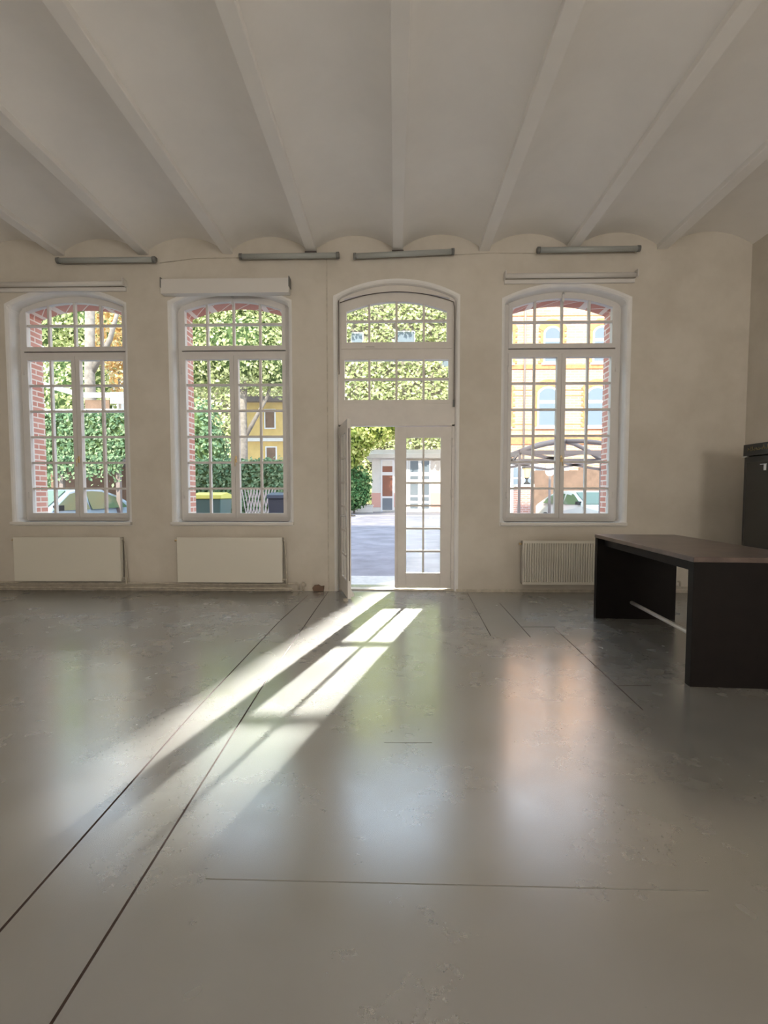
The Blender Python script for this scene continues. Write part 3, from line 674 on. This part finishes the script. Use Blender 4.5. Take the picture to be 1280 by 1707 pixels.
# ---- brick house to the right
bx0, by = 5.3, 31.0
bh = empty('brick_house', (bx0, by, 0)); tag(bh, 'tall orange brick house with arched windows opposite the right-hand window', 'building')
MB().box(0, 15.8, 0, 6, 0, 17.5).build('wall', M['brick_far'], bh)
for z0, z1 in ((4.45, 4.95), (9.05, 9.3), (13.4, 13.6)): MB().box(-0.05, 15.85, -0.07, 0, z0, z1).build('brick_band', M['brick_trim'], bh)
for zz in (5.3, 5.65, 7.4, 7.75, 9.9, 10.25, 11.9, 12.25, 13.0): MB().box(-0.02, 15.82, -0.03, 0, zz, zz+0.06).build('string_course', M['brick_trim'], bh)
def house_window(cx, z0, z1, hw, curtain):
    A = arc(cx, hw, z1-0.35, z1, 12); O = arc(cx, hw+0.32, z1-0.15, z1+0.42, 12)
    MB().strip(A, O, -0.06, 0.0).build('brick_arch', M['brick_trim'], bh)
    poly = [(cx-hw, z0)] + A + [(cx+hw, z0)]
    f = MB().prism(poly, -0.05, 0.0).build('window', M['white_metal'], bh)
    a2 = arc(cx, hw-0.1, z1-0.45, z1-0.12, 12); mid = z0 + (z1-z0)*0.62
    MB().prism([(cx-hw+0.1, mid+0.1)] + a2 + [(cx+hw-0.1, mid+0.1)], -0.065, -0.045).build('pane', M[curtain], f)
    MB().box(cx-hw+0.1, cx+hw-0.1, -0.065, -0.045, z0+0.12, mid-0.1).build('pane', M[curtain], f)
    MB().box(cx-hw-0.12, cx+hw+0.12, -0.14, 0.0, z0-0.12, z0).build('sill', M['white_metal'], f)
    for sg in (-1, 1):
        q = [(cx+sg*(hw+0.02), z0)] ; top_ = z1 - 0.2; k = 0; zz = z0
        while zz < top_:
            e = 0.30 if k % 2 == 0 else 0.18; q += [(cx+sg*(hw+e), zz), (cx+sg*(hw+e), min(zz+0.16, top_))]; zz += 0.16; k += 1
        q.append((cx+sg*(hw+0.02), top_)); MB().prism(q, -0.045, 0.0).build('quoins', M['brick_trim'], bh)
for k in range(-1, 4):
    cx = 9.45 - bx0 + k*3.0
    if cx < 0.6: continue
    house_window(cx, 5.5, 8.0, 0.66, 'curtain_glass'); house_window(cx+0.2, 9.4, 11.65, 0.55, 'far_glass'); house_window(cx+0.2, 14.2, 16.3, 0.55, 'far_glass')
MB().tube([(2.65, -0.12, 2.9), (2.65, -0.12, 17.3)], 0.07, 10).build('drainpipe', M['grey_bar'], bh, smooth=True)
# ground floor: white blue-tinted shop windows and pink plinth
f = MB().box(1.2, 4.0, -0.12, 0, 0.2, 3.2).build('shop_window', M['white_metal'], bh)
for a in (1.35, 2.05, 2.75, 3.4):
    for z0, z1 in ((0.4, 1.7), (1.85, 2.3), (2.4, 3.0)): MB().box(a, a+0.5, -0.14, -0.11, z0, z1).build('pane', M['curtain_glass'], f)
f = MB().box(4.1, 5.5, -0.10, 0, 0.0, 3.1).build('white_gate', M['white_metal'], bh)
MB().box(4.15, 5.4, -0.13, -0.02, 0.4, 1.35).build('pink_panel', M['pink_wall'], bh)
MB().box(5.52, 5.78, -0.15, -0.02, 0.4, 1.5).build('red_panel', M['red'], bh)
MB().box(6.1, 9.0, -0.12, 0, 0.0, 3.0).build('board_gate', M['brown'], bh)

# ---- things in front of the brick house
pr = empty('brick_pier', (5.15, 20.0, 0)); tag(pr, 'red brick gate pier topped by a lantern, seen low in the right-hand window', 'pier')
MB().box(-0.30, 0.30, -0.3, 0.3, 0, 1.62).build('shaft', M['brick'], pr); MB().box(-0.36, 0.36, -0.36, 0.36, 1.62, 1.72).build('cap', M['stone_step'], pr)
ln = empty('pier_lantern', (5.30, 20.0, 1.72)); tag(ln, 'black iron lantern with amber glass standing on the brick pier', 'lantern')
MB().lathe([(0.15, 0), (0.13, 0.05), (0.04, 0.12), (0.03, 0.2), (0.12, 0.27)], n=12).build('base', M['black'], ln, smooth=True)
MB().lathe([(0.10, 0.27), (0.17, 0.66)], n=6).build('glass', M['amber'], ln)
MB().lathe([(0.21, 0.66), (0.2, 0.70), (0.03, 0.85), (0.0, 0.9)], n=6).build('hood', M['black'], ln)
lp = empty('globe_lamp', (5.75, 18.5, 0)); tag(lp, 'white globe lamp on a thin dark pole outside the right-hand window', 'lamp')
MB().tube([(0, 0, 0), (0, 0, 2.0)], [0.06, 0.04], 10).build('pole', M['grey_bar'], lp, smooth=True)
mb = MB(); ellipsoid(mb, (0, 0, 2.2), (0.17, 0.17, 0.21), 16, 10); mb.build('globe', M['globe'], lp, smooth=True)

gz = empty('gazebo_frame', (4.55, 13.4, 0)); tag(gz, 'grey folding gazebo frame standing in the yard outside the right-hand window', 'gazebo')
cs = [(-1.55, -1.4), (1.55, -1.4), (1.55, 1.4), (-1.55, 1.4)]
for x, y in cs: MB().box(x-0.03, x+0.03, y-0.03, y+0.03, 0, 2.32).build('post', M['grey_bar'], gz)
for i in range(4):
    a, b3 = cs[i], cs[(i+1) % 4]
    mb = MB()
    for t0 in (0.0, 0.5):
        p = [a[k]+(b3[k]-a[k])*t0 for k in (0, 1)]; q = [a[k]+(b3[k]-a[k])*(t0+0.5) for k in (0, 1)]
        mb.bar((p[0], p[1], 2.05), (q[0], q[1], 2.32), 0.04, 0.07); mb.bar((p[0], p[1], 2.32), (q[0], q[1], 2.05), 0.04, 0.07)
    mb.bar((a[0], a[1], 2.32), (b3[0], b3[1], 2.32), 0.06, 0.10); mb.build('side_truss', M['grey_bar'], gz)
for x, y in cs:
    MB().tube([(x, y, 2.34), (x*0.62, y*0.62, 2.56), (x*0.25, y*0.25, 2.70), (0, 0, 2.74)], 0.06, 8).build('roof_bar', M['grey_bar'], gz, smooth=True)
MB().tube([(0, 0, 2.35), (0, 0, 2.80)], 0.04, 8).build('centre_post', M['grey_bar'], gz, smooth=True)

def car(name, loc, rz, body, label):
    c = empty(name, loc, rz); tag(c, label, 'car', 'cars parked in the yard')
    prof = [(-2.05, 0.35), (-2.1, 0.62), (-1.95, 0.78), (-1.1, 0.92), (-0.35, 1.38), (0.05, 1.46), (0.75, 1.44), (1.35, 1.28), (1.95, 0.95), (2.08, 0.85), (2.08, 0.4), (1.8, 0.28), (-1.8, 0.28)]
    def sect(y, sc):
        return [(x, y, z if z < 0.95 else 0.95+(z-0.95)*1.0) for x, z in prof]
    mb = MB(); n = len(prof); vs = []
    for y, k in ((-0.84, 0), (0.84, 0)):
        for x, z in prof: vs.append((x, y*(0.80 if z > 1.1 else 1.0), z))
    mb.add(vs, [tuple(range(n)), tuple(range(n, 2*n))[::-1]] + [(i, i+n, (i+1)%n+n, (i+1)%n) for i in range(n)])
    mb.build('body', M[body], c, bevel=0.04)
    for sy in (-1, 1):
        w1 = [(-0.98, 0.955), (-0.34, 1.32), (0.08, 1.40), (0.12, 0.955)]; w2 = [(0.2, 0.955), (0.17, 1.40), (0.72, 1.38), (1.25, 1.22), (1.5, 0.98)]
        for wv in (w1, w2):
            pl = []
            for x, z in wv: pl.append((x, sy*(0.845 - max(0, (z-0.94))*0.40+0.012), z))
            pl2 = [(x, y-sy*0.02, z) for x, y, z in pl]; m2 = len(pl)
            MB().add(pl+pl2, [tuple(range(m2)), tuple(range(m2, 2*m2))[::-1]] + [(i, i+m2, (i+1)%m2+m2, (i+1)%m2) for i in range(m2)]).build('side_window', M['car_glass'], c)
        for wx in (-1.3, 1.3):
            t = MB().tube([(wx, sy*0.66, 0.31), (wx, sy*0.86, 0.31)], 0.31, 20).build('wheel', M['black'], c)
            MB().tube([(wx, sy*0.855, 0.31), (wx, sy*0.875, 0.31)], 0.18, 16).build('hub_cap', M['steel'], t)
        MB().box(-0.92, -0.78, sy*0.86-0.08, sy*0.86+0.08, 0.95, 1.07).build('wing_mirror', M['black'], c)
    MB().add([(-1.02, -0.68, 0.97), (-1.02, 0.68, 0.97), (-0.36, 0.62, 1.385), (-0.36, -0.62, 1.385), (-1.04, -0.68, 0.985), (-1.04, 0.68, 0.985), (-0.38, 0.62, 1.40), (-0.38, -0.62, 1.40)], [(0,1,2,3),(7,6,5,4),(0,4,5,1),(1,5,6,2),(2,6,7,3),(3,7,4,0)]).build('windscreen', M['car_glass'], c)
    return c
car('parked_car', (7.1, 18.6, 0), PI/2+0.25, 'car', 'silver parked car with dark windows outside the right-hand window')
sg = empty('blue_banner', (9.25, 22.0, 0)); tag(sg, 'narrow blue and white banner behind the silver car', 'banner')
MB().box(-0.14, 0.14, -0.01, 0.01, 0.9, 2.65).build('cloth', M['blue_sign'], sg); MB().tube([(0.16, 0, 0), (0.16, 0, 2.75)], 0.02, 8).build('pole', M['steel'], sg)
tag(MB().box(-1.5, 1.5, -0.1, 0.1, 0, 2.6).build('garden_fence', M['brown'], loc=(8.9, 26.5, 0)), 'brown board fence in front of the brick house', 'fence')

# ---- left part of the yard
yh = empty('yellow_house', (-7.9, 30.0, 0)); tag(yh, 'yellow rendered house behind the hedge, right half of the second window', 'building')
MB().box(-1.2, 2.2, 0, 3, 0, 6.9).build('wall', M['yellow_wall'], yh); MB().box(-1.3, 2.3, -0.15, 0, 4.55, 4.75).build('cornice', M['white_wall'], yh); MB().box(-1.5, 2.4, -0.4, 3.2, 6.9, 7.2).build('roof', M['roof'], yh)
for x, z0, z1 in ((0.35, 3.2, 4.25), (0.3, 5.3, 6.5)):
    f = MB().box(x-0.35, x+0.35, -0.06, 0, z0, z1).build('window', M['white_metal'], yh); MB().box(x-0.27, x+0.27, -0.08, -0.05, z0+0.08, z1-0.08).build('pane', M['brown'], f)
# tall foliage above, seen through the upper lights of the two left windows
tree('tall_maple', (-7.6, 24.5, 0), [(0, 0, 8.6, 2.6, 1.6, 2.2), (-2.4, 0.3, 8.2, 2.0, 1.4, 2.0), (1.9, 0.2, 8.0, 1.9, 1.4, 1.8), (0.5, 0, 11.4, 2.6, 1.5, 1.9), (3.0, 0.6, 10.6, 1.6, 1.2, 1.8), (-2.6, 0.2, 11.4, 2.0, 1.4, 1.8)], 15000, 0.2, 'leaf_bright', 'tall bright green tree filling the upper panes of the second window', seed=21, trunk_r=0.25)
tree('climbing_ivy_tree', (-14.8, 23.0, 0), [(0, 0, 6.0, 2.2, 1.3, 2.6), (0.9, 0.2, 9.6, 2.0, 1.3, 2.2), (-1.4, 0.3, 9.8, 1.8, 1.2, 2.2)], 10000, 0.19, 'leaf_bright', 'bright green tree in the upper panes of the leftmost window', seed=22, trunk_r=0.25)
tree('autumn_tree', (-11.9, 21.2, 0), [(0, 0, 8.2, 1.0, 0.9, 1.6), (0.5, 0.1, 6.4, 0.9, 0.8, 1.0)], 1700, 0.2, 'leaf_autumn', 'orange-leaved tree at the right edge of the leftmost window', seed=23, trunk_r=0.1, core=False)
mb = MB(); mb.tube([(0, 0, 0), (0.04, 0, 3), (-0.02, 0, 6), (0.1, 0, 9.5)], [0.28, 0.22, 0.2, 0.17], 14); mb.tube([(0, 0, 6.2), (0.8, 0.1, 7.6), (1.3, 0.1, 9.2)], [0.15, 0.1, 0.06], 8)
tag(mb.build('bare_tree_trunk', M['trunk'], loc=(-12.4, 20.0, 0), smooth=True), 'thick pale grey tree trunk in the leftmost window', 'tree')
tree('ivy_mass', (-7.3, 18.0, 0), [(0, 0, 3.6, 0.95, 0.8, 1.2), (-0.9, 0.2, 3.5, 0.8, 0.8, 1.2), (0.45, 0, 2.9, 0.85, 0.8, 0.9), (-0.6, 0, 2.4, 1.2, 0.8, 0.9)], 3600, 0.15, 'leaf_hedge', 'large shaded bush in the left half of the second window', 'shrub', 0.08, 31)
hedge('clipped_hedge', -6.9, -3.3, 14.6, 15.4, 2.28, 6500, 0.11, 'leaf_hedge', 'clipped green hedge in front of the yellow house', 41)
hedge('tall_hedge', -13.6, -8.2, 16.2, 17.2, 3.95, 9000, 0.13, 'leaf_hedge', 'tall clipped hedge across the middle of the leftmost window', 42)
# ivy-draped shelter in front of the tall hedge, dark inside
sh = empty('ivy_shelter', (-8.9, 12.6, 0)); tag(sh, 'open shelter with an ivy-draped roof edge outside the leftmost window', 'shelter')
MB().box(-1.8, 1.8, 0.0, 2.6, 2.15, 2.25).build('roof', M['roof'], sh)
MB().box(-1.8, 1.8, 2.5, 2.6, 0, 2.15).build('back_boards', M['brown'], sh)
for x in (-1.7, 0.2, 1.7): MB().box(x-0.05, x+0.05, 0.05, 0.15, 0, 2.15).build('post', M['grey_bar'], sh)
rnd = random.Random(51); pts = [((rnd.uniform(-1.85, 1.85), rnd.gauss(-0.02, 0.05), 2.28-abs(rnd.gauss(0, 0.22))), (0, -1, 0)) for _ in range(2400)] + [((rnd.uniform(-1.85, 1.85), rnd.uniform(0, 0.8), 2.28), (0, 0, 1)) for _ in range(900)]
leaf_obj('ivy', pts, 0.10, 'leaf_hedge', sh, 51)
car('parked_car', (-8.15, 11.6, 0), PI/2-0.12, 'car_blue', 'pale blue parked car low in the leftmost window')
# white canopy beams and little sign above the hedge
cp = empty('white_canopy_frame', (-11.0, 17.8, 0)); tag(cp, 'white steel canopy frame above the tall hedge in the leftmost window', 'canopy')
MB().bar((-1.9, 0, 5.35), (-0.5, 0, 4.95), 0.10, 0.17).build('sloping_beam', M['white_metal'], cp)
MB().bar((-0.55, 0, 4.92), (1.2, 0, 4.90), 0.10, 0.17).build('level_beam', M['white_metal'], cp)
MB().bar((-1.9, 0, 4.36), (1.2, 0, 4.36), 0.08, 0.10).build('lower_beam', M['white_metal'], cp)
for x in (-1.85, -0.5, 1.1): MB().box(x-0.04, x+0.04, 0.02, 0.08, 0, 4.9).build('post', M['white_metal'], cp)
MB().box(-0.3, 0.6, 0.06, 0.1, 4.4, 4.75).build('panel', M['brown'], cp)
sn = empty('street_sign', (-9.9, 17.5, 0)); tag(sn, 'small white sign with blue marks at the right edge of the leftmost window', 'sign')
MB().box(-0.24, 0.24, -0.02, 0.02, 4.55, 4.95).build('board', M['white_metal'], sn)
for a, b3 in (((-0.14, 4.86), (-0.02, 4.86)), ((-0.02, 4.86), (-0.14, 4.64)), ((-0.14, 4.64), (-0.02, 4.64)), ((0.05, 4.64), (0.05, 4.86)), ((0.05, 4.86), (0.16, 4.64)), ((0.16, 4.64), (0.16, 4.86))):
    MB().bar((a[0], -0.024, a[1]), (b3[0], -0.024, b3[1]), 0.006, 0.022, (0,0,1) if a[1] == b3[1] else (1,0,0)).build('mark', M['blue_sign'], sn)
MB().tube([(0, 0.03, 0), (0, 0.03, 4.7)], 0.03, 8).build('pole', M['steel'], sn)
# bins and lattice in front of the clipped hedge
def bin_(loc, m, lid, label):
    b = empty('wheelie_bin', loc); tag(b, label, 'bin', 'wheelie bins outside the second window')
    MB().add([(-0.24,-0.3,0.1),(0.24,-0.3,0.1),(0.24,0.3,0.1),(-0.24,0.3,0.1),(-0.29,-0.36,1.22),(0.29,-0.36,1.22),(0.29,0.36,1.22),(-0.29,0.36,1.22)],
             [(0,3,2,1),(4,5,6,7),(0,1,5,4),(1,2,6,5),(2,3,7,6),(3,0,4,7)]).build('body', M[m], b, bevel=0.02)
    MB().prism_x([(-0.39, 1.22), (0.39, 1.22), (0.36, 1.30), (0, 1.355), (-0.36, 1.30)], -0.31, 0.31).build('lid', M[lid], b, bevel=0.01)
    for s2 in (-1, 1): MB().tube([(s2*0.2, 0.3, 0.1), (s2*0.27, 0.3, 0.1)], 0.1, 14).build('wheel', M['black'], b)
    MB().tube([(-0.22, 0.40, 1.2), (0.22, 0.40, 1.2)], 0.015, 8).build('handle', M['black'], b)
    MB().box(-0.15, 0.15, -0.36, -0.33, 0.6, 0.8).build('label_plate', M['white_metal'], b)
bin_((-3.88, 10.4, 0), 'green_bin', 'yellow_lid', 'dark green bin with a yellow lid in the left half of the second window')
bin_((-2.48, 11.0, 0), 'grey_bin', 'grey_bin', 'dark grey bin at the right edge of the second window')
lt = MB()
for i in range(9):
    lt.bar((-0.32+i*0.08-0.12, 0, 0.0), (-0.32+i*0.08+0.16, 0, 1.5), 0.012, 0.028); lt.bar((-0.32+i*0.08+0.16, 0.015, 0.0), (-0.32+i*0.08-0.12, 0.015, 1.5), 0.012, 0.02)
o = lt.build('wooden_lattice', M['lattice'], loc=(-3.65, 12.9, 0)); o.rotation_euler = (-0.08, 0, 0); tag(o, 'pale wooden lattice leaning at the hedge between the bins', 'lattice')
